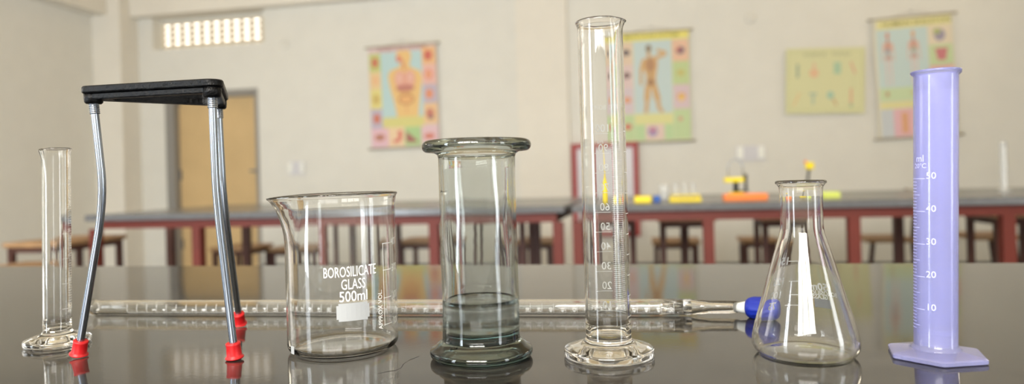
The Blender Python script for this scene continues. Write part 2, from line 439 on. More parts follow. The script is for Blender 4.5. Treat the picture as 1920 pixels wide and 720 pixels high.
P = Poster('anatomy_poster', 'hanging chart of the digestive organs, orange torso on blue, leftmost poster', (690, 90), (817, 80), .955, base=(214, 190, 186))
P.box(0, 0, 1, .055, (214, 182, 186)); P.text('DIGESTIVE SYSTEM', .5, .03, .036, (120, 40, 50), 1.12)
P.box(.18, .06, .79, .7, (168, 204, 210))
P.poly([(.4, .7), (.36, .55), (.31, .42), (.28, .29), (.32, .24), (.45, .21), (.48, .17), (.42, .15), (.41, .09), (.44, .05), (.6, .05), (.64, .1), (.62, .16), (.6, .2), (.66, .23), (.76, .26), (.79, .33), (.76, .45), (.73, .58), (.71, .7)][::-1], (232, 180, 96))
P.ell(.45, .13, .04, .035, (214, 96, 72)); P.limb([(.5, .14), (.53, .24)], [.03], (205, 96, 70))
P.ell(.46, .33, .085, .085, (224, 142, 118)); P.ell(.6, .33, .085, .085, (224, 142, 118)); P.ell(.45, .32, .04, .05, (232, 168, 152)); P.ell(.61, .32, .04, .05, (232, 168, 152))
P.ell(.53, .42, .14, .035, (180, 92, 76)); P.ell(.53, .47, .11, .02, (214, 150, 70))
P.ell(.54, .53, .12, .055, (190, 112, 56)); P.ell(.54, .53, .09, .035, (232, 160, 82)); P.limb([(.54, .58), (.54, .67)], [.02], (222, 140, 80))
for v0, v1, c, c2 in ((.065, .24, (178, 190, 92), (190, 84, 48)), (.24, .42, (226, 192, 128), (232, 168, 110)), (.42, .61, (222, 208, 106), (196, 160, 66)), (.61, .8, (170, 160, 190), (196, 84, 58))):
    P.box(.01, v0, .18, v1, c); P.ell(.095, (v0+v1)/2, .055, .05, c2)
for v0, v1, c, c2 in ((.03, .2, (232, 168, 102), (200, 62, 48)), (.2, .4, (230, 170, 158), (228, 110, 84)), (.4, .58, (176, 162, 188), (224, 120, 76)), (.58, .78, (230, 180, 120), (190, 90, 70))):
    P.box(.79, v0, .99, v1, c); P.ell(.88, (v0+v1)/2, .06, .05, c2)
P.ell(.88, .3, .022, .02, (236, 190, 120)); P.ell(.89, .72, .04, .02, (110, 60, 70))
P.box(.18, .7, .79, .8, (208, 200, 104))
for u0, u1, c in ((.01, .26, (222, 170, 190)), (.26, .5, (234, 196, 150)), (.5, .74, (152, 194, 118)), (.74, .99, (224, 176, 190))): P.box(u0, .8, u1, .985, c)
P.ell(.13, .89, .08, .035, (184, 100, 70)); P.ell(.13, .89, .03, .015, (110, 60, 60)); P.limb([(.43, .83), (.43, .92), (.33, .94)], [.06, .05], (206, 70, 60)); P.poly([(.52, .84), (.52, .95), (.7, .95)], (140, 50, 52)); P.ell(.86, .9, .08, .03, (200, 90, 70))
P.done()
P = Poster('anatomy_poster', 'hanging chart of the muscles with a man seen from behind, yellow title band', (1154, 64), (1291, 55), .96, base=(206, 212, 166))
P.box(0, 0, 1, .075, (232, 216, 84)); P.text('MUSCULAR SYSTEM', .49, .04, .034, (120, 116, 20), 1.08)
P.box(.24, .08, .76, .74, (182, 204, 208))
sk = (198, 146, 82)
P.ell(.45, .15, .04, .035, (104, 78, 50)); P.limb([(.45, .18), (.45, .23)], [.05], sk)
P.poly([(.38, .24), (.56, .22), (.57, .3), (.54, .42), (.55, .5), (.4, .5), (.41, .4), (.36, .3)], sk)
P.limb([(.38, .25), (.34, .36), (.335, .48)], [.055, .04], sk); P.limb([(.55, .24), (.69, .2), (.56, .17)], [.055, .045], sk)
P.limb([(.43, .49), (.41, .62), (.4, .72)], [.085, .055], sk); P.limb([(.51, .49), (.56, .62), (.58, .71)], [.085, .055], sk)
P.limb([(.4, .72), (.38, .735)], [.05], sk); P.limb([(.58, .71), (.63, .725)], [.05], sk)
P.ell(.47, .3, .07, .06, (172, 112, 64)); P.ell(.47, .46, .05, .03, (140, 90, 50)); P.limb([(.46, .22), (.47, .45)], [.015], (120, 80, 50))
for v0, v1, c, c2 in ((.085, .29, (222, 190, 160), (60, 50, 60)), (.29, .5, (218, 186, 186), (90, 60, 60)), (.5, .74, (206, 184, 196), (216, 130, 84)), (.75, .98, (176, 204, 140), (196, 80, 66))):
    P.box(.01, v0, .23, v1, c); P.ell(.14, (v0+v1)/2-.01, .055, .03, c2)
for v0, v1, c, c2 in ((.085, .28, (228, 172, 140), (70, 60, 84)), (.28, .49, (178, 200, 128), (186, 178, 88)), (.49, .71, (208, 178, 190), (218, 136, 60))):
    P.box(.77, v0, .99, v1, c); P.ell(.88, (v0+v1)/2, .06, .035, c2)
P.ell(.86, .175, .035, .02, (180, 70, 60)); P.ell(.88, .61, .04, .035, (230, 178, 80)); P.box(.77, .71, .99, .98, (178, 204, 140)); P.ell(.86, .8, .03, .02, (206, 130, 100))
P.box(.24, .745, .76, .84, (216, 212, 130)); P.box(.24, .84, .38, .98, (170, 206, 140)); P.box(.38, .84, .64, .98, (222, 188, 178)); P.ell(.48, .905, .065, .045, (130, 110, 170)); P.ell(.48, .89, .03, .02, (214, 96, 96)); P.box(.64, .84, .76, .98, (170, 206, 140))
P.done()
P = Poster('anatomy_poster', 'hanging chart with two skeleton figures on pale blue, rightmost poster', (1635, 38), (1785, 24), .98, base=(214, 208, 186))
P.box(.05, .015, .98, .085, (222, 212, 130)); P.text('HUMAN SKELETON', .55, .05, .036, (110, 108, 40), 1.15)
P.box(.04, .09, .68, .58, (180, 206, 208))
for u in (.18, .5):
    c = (206, 150, 130)
    P.ell(u, .14, .025, .024, (206, 110, 84) if u < .3 else (220, 150, 90)); P.ell(u, .24, .055, .05, c); P.limb([(u, .16), (u, .32)], [.02], (170, 90, 80))
    P.ell(u, .33, .045, .02, (180, 130, 120)); P.limb([(u-.05, .2), (u-.07, .28), (u-.075, .36)], [.02, .015], (214, 170, 160)); P.limb([(u+.05, .2), (u+.07, .28), (u+.075, .36)], [.02, .015], (214, 170, 160))
    P.limb([(u-.025, .34), (u-.03, .46), (u-.03, .56)], [.025, .02], (216, 186, 186)); P.limb([(u+.025, .34), (u+.03, .46), (u+.03, .56)], [.025, .02], (216, 186, 186))
P.ell(.17, .27, .03, .02, (120, 130, 150)); P.ell(.5, .27, .03, .02, (130, 150, 130))
P.box(.69, .09, .98, .25, (222, 204, 176)); P.ell(.83, .17, .07, .05, (130, 120, 150)); P.ell(.8, .14, .05, .025, (150, 160, 80))
P.box(.69, .25, .98, .42, (182, 206, 146)); P.poly([(.76, .28), (.92, .28), (.89, .38), (.79, .38)], (190, 84, 96))
P.box(.69, .42, .98, .58, (222, 156, 156)); P.ell(.83, .5, .09, .035, (170, 84, 60))
P.box(.04, .58, .98, .69, (186, 210, 156)); P.ell(.14, .63, .025, .02, (170, 110, 60)); P.ell(.46, .63, .025, .015, (190, 160, 90))
P.box(.04, .7, .98, .75, (222, 214, 132)); P.box(.04, .76, .2, .99, (188, 196, 206)); P.box(.2, .76, .5, .99, (226, 164, 178)); P.limb([(.34, .79), (.34, .96)], [.09], (216, 140, 90)); P.box(.5, .76, .66, .99, (190, 200, 206)); P.box(.66, .76, .98, .99, (190, 214, 170))
P.done()
P = Poster('tools_poster', 'pale green sheet with two rows of small drawings, without rods', (1474, 92), (1622, 88), .545, rods=False, base=(208, 208, 148))
for b in ((.03, .05, .97, .065), (.03, .935, .97, .95), (.03, .05, .04, .95), (.96, .05, .97, .95)): P.box(*b, (192, 194, 128))
P.text('SCIENCE   TOOLS', .52, .1, .028, (140, 146, 100), 1.15)
P.limb([(.15, .24), (.15, .45)], [.035], (128, 150, 120)); P.ell(.36, .38, .06, .07, (222, 166, 120)); P.limb([(.36, .22), (.36, .32)], [.03], (222, 170, 130))
P.box(.61, .22, .7, .4, (148, 188, 150)); P.limb([(.82, .22), (.88, .4)], [.03], (212, 156, 120)); P.limb([(.18, .68), (.1, .88)], [.025], (220, 180, 110))
P.limb([(.3, .7), (.4, .7)], [.03], (140, 170, 150)); P.limb([(.35, .7), (.35, .86)], [.03], (150, 176, 150)); P.ell(.57, .72, .045, .06, (140, 186, 160)); P.limb([(.6, .77), (.65, .88)], [.03], (190, 150, 90)); P.limb([(.83, .62), (.83, .86)], [.03], (214, 150, 110)); P.ell(.83, .88, .025, .03, (150, 176, 130))
P.done()

# red framed board standing against the wall
a = on_y(1071, 270, RY1-.04); b = on_y(1196, 264, RY1-.04); bw = b.x-a.x; c = on_y(1084, 444, RY1-.04); bh = a.z-c.z
t = thing('display_board', 'pale board in a red frame low on the wall behind the tall cylinder', 'board', (a.x, RY1-.04, c.z))
boxes('panel', [(bw/2, .01, bh/2, bw-.02, .012, bh-.02)], M['board'], t)
fw = .045
for b_ in ((bw/2, 0, bh-fw/2, bw, .035, fw), (bw/2, 0, fw/2, bw, .035, fw), (fw/2, 0, bh/2, fw, .035, bh-2*fw), (bw-fw/2, 0, bh/2, fw, .035, bh-2*fw)): boxes('frame_rail', [b_], M['boardred'], t, bevel=.003)

# ------------------------------------------------------------------ far benches
BZ, BY0, BY1 = .752, 3.0, 4.2
def bench(label, x0, x1, front_legs, back_legs):
    t = thing('lab_bench', label, 'lab bench', ((x0+x1)/2, (BY0+BY1)/2, 0)); ox = (x0+x1)/2; oy = (BY0+BY1)/2
    boxes('worktop', [(0, 0, BZ-.016, x1-x0, BY1-BY0, .032)], M['farstone'], t, bevel=.004)
    boxes('front_rail', [(0, -(BY1-BY0)/2+.06, BZ-.054, x1-x0-.08, .04, .04)], M['red'], t)
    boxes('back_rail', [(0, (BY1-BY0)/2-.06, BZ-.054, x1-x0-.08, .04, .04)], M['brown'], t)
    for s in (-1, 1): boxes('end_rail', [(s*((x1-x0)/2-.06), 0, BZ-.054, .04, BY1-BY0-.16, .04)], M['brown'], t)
    for x in front_legs: boxes('leg', [(x-ox, -(BY1-BY0)/2+.06, (BZ-.074)/2, .045, .045, BZ-.074)], M['red'], t)
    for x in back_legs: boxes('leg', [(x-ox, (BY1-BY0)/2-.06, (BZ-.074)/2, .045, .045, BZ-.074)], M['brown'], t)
    return t
fx = lambda px: on_y(px, 430, BY0+.06).x
bx = lambda px: on_y(px, 430, BY1-.06).x
xl, xr = on_y(158, 405, BY0).x, on_y(1058, 390, BY0).x
bench('long grey topped bench with red legs behind the tripod and beaker', xl, xr, [fx(180), fx(372), fx(595), fx(815), fx(1047)], [bx(320), bx(462), bx(668), bx(1006)])
xl2 = on_y(1072, 392, BY0).x
bench('long grey topped bench with red legs behind the tall cylinder and flask', xl2, 2.95, [fx(1084), fx(1328), fx(1600), fx(1888)], [bx(1283), bx(1684)])

def stool(px, py, Yc, wd, dp, hseat, label, legm='brown', rz=0, shelf=True):
    """px,py pixel of the left front corner of the seat top"""
    p_ = on_y(px, py, Yc); hz = hseat
    t = thing('stool', label, 'stool', (p_.x+wd/2, Yc+dp/2, 0), rz, 'wooden topped stools around the far benches')
    boxes('seat', [(0, 0, hz-.0125, wd, dp, .025)], M['wood'], t, bevel=.004)
    boxes('apron', [(0, s*(dp/2-.03), hz-.04, wd-.06, .022, .03) for s in (-1, 1)] + [(s*(wd/2-.03), 0, hz-.04, .022, dp-.08, .03) for s in (-1, 1)], M[legm], t)
    for sx in (-1, 1):
        for sy in (-1, 1): boxes('leg', [(sx*(wd/2-.03), sy*(dp/2-.03), (hz-.025)/2, .028, .028, hz-.025)], M[legm], t)
    for s in (-1, 1): boxes('stretcher', [(0, s*(dp/2-.03), .16, wd-.09, .018, .018)], M[legm], t)
    return t
def hz(px, py, Y): return on_y(px, py, Y).z
G = 'wooden topped stools around the far benches'
# (px, py, Y, width, depth, label)
for px, py, Y, wd, dp, lb in (
    (3, 456, 3.05, .33, .50, 'long low stool at the far left edge beside the bench end'),
    (-60, 505, 2.6, .26, .30, 'lowest stool cut by the left edge of the frame'),
    (391, 465, 4.35, .30, .34, 'stool behind the left bench seen right of the tripod legs'),
    (500, 466, 4.6, .30, .34, 'stool behind the left bench seen through the left side of the beaker'),
    (612, 404, 3.65, .34, .34, 'stool pushed under the left bench seen through the beaker'),
    (742, 452, 4.4, .30, .34, 'stool behind the left bench between beaker and gas jar'),
    (870, 402, 3.6, .34, .34, 'stool pushed under the left bench seen through the gas jar'),
    (962, 452, 4.4, .26, .30, 'stool behind the left bench just right of the gas jar'),
    (1088, 406, 3.7, .30, .34, 'stool under the right bench seen through the tall cylinder'),
    (1232, 408, 3.7, .30, .34, 'tall stool under the right bench between tall cylinder and flask'),
    (1222, 452, 4.75, .32, .30, 'low stool behind the tall stool between tall cylinder and flask'),
    (1424, 406, 3.7, .30, .34, 'tall stool under the right bench seen through the flask neck'),
    (1390, 449, 4.75, .24, .26, 'low stool just left of the flask shoulder'),
    (1862, 400, 3.6, .30, .34, 'tall stool at the far right edge under the bench')):
    stool(px, py, Y, wd, dp, max(.3, hz(px, py, Y)), lb)
def chair(px, py, Y, wd, dp, back, label, top=.74):
    p_ = on_y(px, py, Y); h = p_.z
    t = thing('chair', label, 'chair', (p_.x+wd/2, Y+dp/2, 0), 0, 'wooden seated chairs behind the right bench')
    boxes('seat', [(0, 0, h-.0125, wd, dp, .025)], M['wood'], t, bevel=.004)
    s = back
    for sy in (-1, 1):
        tube('rear_post', [(s*(wd/2+.02), sy*(dp/2-.03), 0), (s*(wd/2-.01), sy*(dp/2-.03), h-.03), (s*(wd/2+.0), sy*(dp/2-.03), h+.1), (s*(wd/2+.06), sy*(dp/2-.03), top)], .016, M['darkred'], t, seg=10)
        tube('front_leg', [(-s*(wd/2+.01), sy*(dp/2-.03), 0), (-s*(wd/2-.04), sy*(dp/2-.03), h-.025)], .014, M['darkred'], t, seg=10)
    boxes('backrest', [(s*(wd/2+.055), 0, top-.05, .018, dp-.04, .1)], M['wood'], t, bevel=.003)
chair(1626, 448, 4.45, .27, .34, 1, 'chair behind the right bench left of the violet cylinder, back to the right')
chair(1822, 443, 4.45, .27, .34, -1, 'chair behind the right bench right of the violet cylinder, back to the left')

# ------------------------------------------------------------------ things on the far bench
def on_bench(px, Y): p_ = on_y(px, 360, Y); return Vector((p_.x, Y, BZ))
def zat(px, py, Y): return on_y(px, py, Y).z
p_ = on_bench(1137, 3.25); t = thing('wash_bottle', 'yellow wash bottle with a long spout on the bench behind the tall cylinder', 'bottle', p_)
lathe('body', [(0, 0), (.033, 0), (.036, .004), (.036, .075), (.03, .095), (.014, .108), (.014, .12), (0, .12)], M['yellow'], t, seg=32)
tube('spout', [(0, 0, .12), (.004, 0, .16), (-.004, 0, .22), (-.018, 0, .27)], [.009, .006, .004, .0025], M['yellow'], t, seg=12)
p_ = on_bench(1205, 3.2); t = tag(boxes('plastic_box', [(0, 0, .014, .075, .05, .028)], M['yellow'], bevel=.004), 'small flat yellow box on the bench right of the tall cylinder', 'box'); t.location = p_
p_ = on_bench(1231, 3.22); t = tag(lathe('cap', [(0, 0), (.017, 0), (.018, .003), (.018, .022), (.014, .028), (0, .028)], M['blueitem'], seg=24), 'small round blue cap on the bench beside the yellow box', 'cap'); t.location = p_
p_ = on_bench(1246, 3.5); t = tag(lathe('small_beaker', [(0, 0), (.022, 0), (.025, .004), (.025, .062), (.0275, .07), (.0265, .071), (.0235, .063), (.0235, .005), (.02, .003), (0, .003)], M['farglass'], seg=32), 'small clear beaker on the bench left of the yellow rack', 'beaker'); t.location = p_
p_ = on_bench(1284, 3.25); t = thing('test_tube_rack', 'low yellow rack on the bench holding three glass tubes', 'rack', p_)
boxes('tray', [(0, 0, .006, .14, .07, .012)], M['yellow'], t, bevel=.002); boxes('upper_plate', [(0, 0, .024, .13, .05, .006)], M['yellow'], t, bevel=.001)
boxes('end_plate', [(-.062, 0, .018, .005, .05, .02), (.062, 0, .018, .005, .05, .02)], M['yellow'], t)
for i in range(3):
    q = tag(lathe('test_tube', [(0, .0), (.006, .001), (.0085, .006), (.0085, .05), (.0098, .053), (.0075, .053), (.0073, .007), (0, .003)], M['farglass'], seg=24), 'short glass tube standing in the yellow rack, %s of three' % ('left one', 'middle one', 'right one')[i], 'test tube', 'tubes in the yellow rack')
    q.location = p_ + Vector((-.04+.04*i, 0, .0275))
p_ = on_bench(1396, 3.25); t = thing('dish_tray', 'low orange tray on the bench left of the flask', 'tray', p_)
boxes('base', [(0, 0, .008, .185, .09, .016)], M['orange'], t, bevel=.004)
boxes('rim', [(0, s*.04, .02, .185, .008, .014) for s in (-1, 1)] + [(s*.088, 0, .02, .008, .075, .014) for s in (-1, 1)], M['orange'], t)
p_ = on_bench(1380, 3.42); t = thing('model_stand', 'small yellow and black stand behind the orange tray with wire loop', 'stand', p_)
boxes('base', [(0, 0, .015, .07, .05, .03)], M['yellow'], t, bevel=.004); tube('post', [(0, 0, .03), (0, 0, .085)], .012, M['dark'], t, seg=12)
boxes('platform', [(-.008, 0, .088, .09, .045, .022)], M['yellow'], t, bevel=.004); tube('side_post', [(.045, 0, .03), (.046, 0, .115)], .007, M['dark'], t, seg=10)
boxes('foot_bar', [(.02, 0, .034, .07, .02, .008)], M['dark'], t)
tube('wire_loop', [(-.035+.035*0, 0, .1), (-.033, 0, .15), (-.02, 0, .178), (0, 0, .186), (.02, 0, .178), (.033, 0, .15), (.035, 0, .1)], .002, M['steel'], t, seg=8)
p_ = on_bench(1512, 3.6); t = thing('model_lamp', 'yellow topped post on the bench seen above the flask rim', 'stand', p_)
boxes('base', [(0, 0, .01, .09, .05, .02)], M['yellow'], t, bevel=.003); tube('post', [(0, 0, .02), (0.015, 0, .13)], .006, M['dark'], t, seg=10); boxes('head', [(.018, 0, .145, .038, .03, .034)], M['yellow'], t, bevel=.006)
boxes('head_pin', [(.0, 0, .165, .012, .012, .012)], M['orange'], t)
p_ = on_bench(1556, 3.35); t = tag(boxes('plastic_tray', [(0, 0, .006, .075, .05, .012), (.0, .02, .018, .075, .006, .014), (0, -.02, .018, .075, .006, .014)], fm((196, 214, 60))), 'small yellow green tray on the bench right of the flask neck', 'tray'); t.location = p_
p_ = on_bench(1883, 3.55)
h_ = zat(1881, 266, 3.55)-BZ; t = thing('measuring_cylinder', 'slim clear cylinder far off on the bench at the right edge', 'measuring cylinder', p_)
lathe('cylinder', [(0, .004), (.0, .0), (.03, 0), (.032, .003), (.03, .007), (.016, .011), (.014, .015), (.014, h_-.002), (.0165, h_), (.0155, h_+.001), (.0125, h_-.004), (.0125, .014), (0, .012)][1:], M['farglass'], t, seg=32)
boxes('scale_strip', [(0, -.0146, h_*.5, .006, .0006, h_*.8)], M['mark'], t)

# ------------------------------------------------------------------ near table
NY0, NY1 = .14, on_z(960, 496).y
t = thing('demonstration_table', 'dark polished stone topped table carrying the glassware in front', 'table', (-.1, (NY0+NY1)/2, 0))
TX, TY = 3.4, NY1-NY0
top = boxes('tabletop', [(0, 0, TZ-.016, TX, TY, .032)], M['stone'], t, bevel=.002)
for s in (-1, 1):
    boxes('long_rail', [(0, s*(TY/2-.06), TZ-.054, TX-.1, .04, .04)], M['red'], t)
    boxes('short_rail', [(s*(TX/2-.08), 0, TZ-.054, .04, TY-.18, .04)], M['red'], t)
    for sy in (-1, 1): boxes('leg', [(s*(TX/2-.08), sy*(TY/2-.06), (TZ-.074)/2, .045, .045, TZ-.074)], M['red'], t)
# hairline crack between beaker and gas jar
vs, fs = [], []
cp = [(793, 662), (786, 668), (776, 672), (768, 675), (757, 682), (752, 690), (741, 695), (726, 697), (708, 701)]
for i, (x, y) in enumerate(cp):
    q = on_z(x, y); wd = .0013*(1-abs(i-4)/6)
    vs += [(q.x, q.y-wd, TZ+.00006), (q.x, q.y+wd, TZ+.00006)]
for i in range(len(cp)-1): fs.append((2*i, 2*i+2, 2*i+3, 2*i+1))
me = bpy.data.meshes.new('hairline_crack'); me.from_pydata([(x-t.location.x, y-t.location.y, z) for x, y, z in vs], [], fs)
link('hairline_crack', me, mat('crack_dirt', (14, 13, 12), .8), t)

def vessel(name, label, cat, px, py):
    p_ = on_z(px, py); return thing(name, label, cat, (p_.x, p_.y, TZ+.0003), facing(p_))
def pxm(p_): return (p_-CAM).dot(Fw)/FPX     # metres per pixel at this depth

# measuring cylinders of glass
def cyl_profile(rf, rt, h, foot_t=.0045, base=.011, wall=.0014, rim=.0016):
    ri = rt-wall
    p_ = [(0, .0012), (rf*.55, .0012), (rf*.7, 0), (rf*.94, 0)] + arcp(rf-.0022, .0022, .0022, -80, 0, 4) + [(rf, foot_t*.7)] + arcp(rf-.0022, foot_t-.0012, .0022, 10, 80, 3)
    p_ += [(rf*.80, foot_t+.0022), (rf*.66, foot_t+.0036), (rt+.004, base-.0025), (rt+.0012, base-.0006), (rt, base+.002)]
    n = 14
    for i in range(1, n): p_.append((rt, base+.002+(h-.010-base-.002)*i/n))
    p_ += [(rt, h-.010), (rt, h-.006), (rt+.0004, h-.0035)] + arcp(rt+.0002, h-rim, rim, -40, 170, 7)
    p_ += [(ri, h-.0045), (ri, h-.010)]
    for i in range(1, n): p_.append((ri, h-.010-(h-.010-base-.006)*i/n))
    p_ += [(ri, base+.005), (ri*.94, base+.0026), (ri*.7, base+.0012), (0, base+.0008)]
    return p_
def spout(a0, h, depth, wid, push, fall=.012):
    def f(r, a, z):
        d = (a-a0+PI) % (2*PI)-PI; k = math.exp(-(d/wid)**2); t_ = max(0, 1-(h-z)/fall)
        t_ = t_*t_*(3-2*t_)
        pin = -math.exp(-((abs(d)-wid*1.5)/(wid*.5))**2)*push*.25
        return (r + (k*push + pin)*t_, z - depth*k*t_*1.0)
    return f
# 100 ml cylinder
c = vessel('measuring_cylinder', 'tallest clear glass measuring cylinder with white scale and round foot, right of the gas jar', 'measuring cylinder', 1142, 667)
s_ = pxm(c.location); Hc = .2405; RT = .0162
lathe('cylinder', cyl_profile(.0322, RT, Hc, .0055, .0115, .0017, .0013), M['glass'], c, fn=spout(R(62), Hc, .0015, R(15), .0028))
mk = Marks(lambda z: RT)
zz = lambda y: (667-y)*s_*1.0-.001
z10, z100 = zz(588), zz(249)+.001
for i in range(0, 91):
    z = z10+(z100-z10)*i/90
    if i % 10 == 0:
        mk.arc(R(180+31), R(180-16), z, .00038); mk.text(str(10+i), .0080, R(180), z+.0038, bold=.006)
        mk.arc(R(62), R(100), z, .0003)
    mk.arc(R(180-20), R(180-(70 if i % 5 == 0 else 64)), z, .00028)
mk.text('ML  20°C  BORO', .0048, R(180-24), zz(196), sx=.9); mk.text('ml', .005, R(180+8), zz(262), sx=1)
mk.build('white_scale', M['mark'], c)
# 25 ml cylinder
c = vessel('measuring_cylinder', 'smallest clear glass measuring cylinder with wavy lip at the far left', 'measuring cylinder', 108, 645)
s_ = pxm(c.location); RT2 = .0105; H2 = .1655
lathe('cylinder', cyl_profile(.0250, RT2, H2, .0046, .0105, .0013, .0009), M['glass'], c, fn=spout(R(-62), H2, .0018, R(20), .0022, .016))
mk = Marks(lambda z: RT2)
z0, z1 = .030, .135
for i in range(0, 51):
    z = z0+(z1-z0)*i/50
    mk.arc(R(34 if i % 10 == 0 else 52), R(88), z, .0002)
    if i % 10 == 0: mk.arc(R(20), R(36), z, .0002); mk.text(str(5*(i//10+1) if i < 50 else 25), .0038, R(56), z+.0022)
mk.build('white_scale', M['mark'], c)
lean(c, .018)

# beaker 500 ml
c = vessel('beaker', 'clear 500 ml glass beaker with white lettering and spout to the left', 'beaker', 645, 651)
s_ = pxm(c.location); RB = .0425; HB = .1215; wl = .0016
prof = [(0, .0016), (RB*.5, .0013), (RB*.8, .0003), (RB-.006, 0)] + arcp(RB-.006, .006, .006, -75, 0, 7)
n = 16
for i in range(1, n+1): prof.append((RB, .006+(HB-.012-.006)*i/n))
prof += [(RB+.0003, HB-.008), (RB+.0009, HB-.004), (RB+.0016, HB-.0022)] + arcp(RB+.0012, HB-.0011, .0011, -40, 160, 6)
prof += [(RB-wl+.0006, HB-.005), (RB-wl+.0001, HB-.009)]
for i in range(1, n+1): prof.append((RB-wl, HB-.010-(HB-.010-.007)*i/n))
prof += arcp(RB-.0065, .0072, .0049, -10, -85, 6) + [(RB*.8, .0026), (RB*.5, .0032), (0, .0034)]
A0 = R(-84)
def bsp(r, a, z):
    d = (a-A0+PI) % (2*PI)-PI; k = math.exp(-(d/R(17))**2); k2 = math.exp(-(d/R(60))**2)
    t_ = max(0, 1-(HB-z)/.036); tt = t_**1.7
    pin = -math.exp(-((abs(d)-R(31))/R(11))**2)*.0022*t_
    return (r + k*.0105*tt + pin if r > .02 else r, z - (.0012*k + .0012*k2)*t_)
lathe('glass_body', prof, M['glass'], c, fn=bsp, seg=144)
mk = Marks(lambda z: RB)
zb = lambda y, x=645: (651-y)*s_
def ang(x): return math.asin(max(-.995, min(.995, (x-645)/100.5)))
sl = .035
mk.text('BOROSILICATE', .0108, ang(660), zb(499), sx=.55, slope=.02); mk.text('GLASS', .0108, ang(664), zb(521), sx=.60, slope=.02); mk.text('500ml', .0108, ang(664), zb(542), sx=.80, bold=.003, slope=.02)
ys = {400: 455, 300: 503, 200: 553, 100: 601}
for v_, y_ in ys.items():
    mk.arc(ang(716), ang(731), zb(y_), .0006); mk.text(str(v_), .0080, ang(737)+R(2), zb(y_-1), sx=.9, slope=.03, bold=.012)
mk.line(ang(717), zb(603), zb(454), .0006); mk.text('APPROX VOL.', .0056, ang(712)-R(1.5), zb(572), rot=R(90), sx=.85, bold=.012)
mk.build('white_lettering', M['mark'], c)
mk = Marks(lambda z: RB)
pa, pb, pz0, pz1 = ang(634), ang(690), zb(584), zb(553)
mk.strip(pa, pb, pz0+.0015, pz1-.0015); mk.strip(pa+R(2), pb-R(2), pz0, pz0+.0015); mk.strip(pa+R(2), pb-R(2), pz1-.0015, pz1)
mk.build('writing_patch', M['patch'], c)
mk = Marks(lambda z: RB); mk.strip(ang(554), ang(560), zb(645), zb(631)); mk.build('edge_spot', M['patch'], c)

# gas jar
c = vessel('gas_jar', 'thick greenish grey glass gas jar with wide rolled rim and heavy base', 'gas jar', 904, 668)
s_ = pxm(c.location); RG = .0281; HG = .158; wg = .0024; RF = .0368
prof = [(0, .001), (RF*.6, .001), (RF*.8, 0)] + arcp(RF-.0035, .0042, .0042, -75, 40, 7) + [(RF-.0035, .0083), (RG+.0035, .0108), (RG+.0008, .0125), (RG, .0145)]
for i in range(1, 15): prof.append((RG, .0145+(HG-.013-.0145)*i/14))
prof += [(RG+.0006, HG-.0105), (RG+.0028, HG-.0092), (RG+.007, HG-.0088)] + arcp(.0355, HG-.0044, .0044, -80, 90, 9)
prof += [(RG+.003, HG-.0003), (RG-.0005, HG-.0012), (RG-wg+.0006, HG-.003), (RG-wg, HG-.007)]
for i in range(1, 15): prof.append((RG-wg, HG-.007-(HG-.007-.024)*i/14))
prof += [(RG-wg-.0006, .0212), (RG-wg-.003, .0192), (RG*.6, .0182), (0, .0178)]
def wob(r, a, z):
    return (r + (.00025*math.sin(3*a+z*60) + .00012*math.sin(7*a-z*90) if r > .02 else 0), z)
lathe('glass_body', prof, M['jarglass'], c, fn=wob, seg=128)

jar = c
ringp = [(.0254, .0122), (.0262, .0120), (.0266, .0130), (.0266, .0160), (.0256, .0166), (.0250, .0158)]
lathe('refraction_band', ringp, mat('dark_refraction_tone', (8, 24, 24), .12), c, closed=True, seg=96)  # opaque ring added to paint the dark refraction of the thick base
rw = RG-wg+.0002
wp = [(0, .0176), (RG*.6, .0180), (RG-wg-.0028, .0190), (RG-wg-.0004, .0210), (rw, .0240)] + [(rw, .024+(.0425-.024)*i/4) for i in range(1, 5)] + [(rw-.0006, .0420), (rw-.002, .0416), (0, .0415)]
wt = lathe('water', wp, M['water'], None, seg=96); wt.location = c.location; wt.rotation_euler = c.rotation_euler
tag(wt, 'clear water standing in the lower quarter of the grey gas jar', 'water', kind='stuff')

# conical flask
c = vessel('conical_flask', 'clear glass conical flask with mirrored white scale, in front of the blue cap', 'flask', 1510, 664)
s_ = pxm(c.location)
pts = [(.0354, .0078), (.0354, .0115), (.0345, .0165), (.0318, .0265), (.0288, .037), (.0256, .048), (.0222, .060), (.0190, .071), (.0164, .0795), (.0148, .085), (.0143, .0885), (.0142, .094), (.0142, .102), (.0142, .110), (.0142, .115)]
HF = .1222; wf = .0013
out = [(0, .0014), (.015, .0012), (.024, .0003), (.0275, 0)] + arcp(.0276, .0078, .0078, -75, -6, 8) + pts
rimp = [(.0146, .1175), (.0158, .1193)] + arcp(.0156, HF-.0014, .0014, -35, 150, 7) + [(.0132, .1185), (.0129, .115)]
inn = [(r-wf, z) for r, z in reversed(pts)][1:] + [(r-wf, z+.0003) for r, z in reversed(arcp(.0276, .0078, .0078, -62, -8, 7))] + [(.024, .0021), (.012, .0030), (0, .0032)]
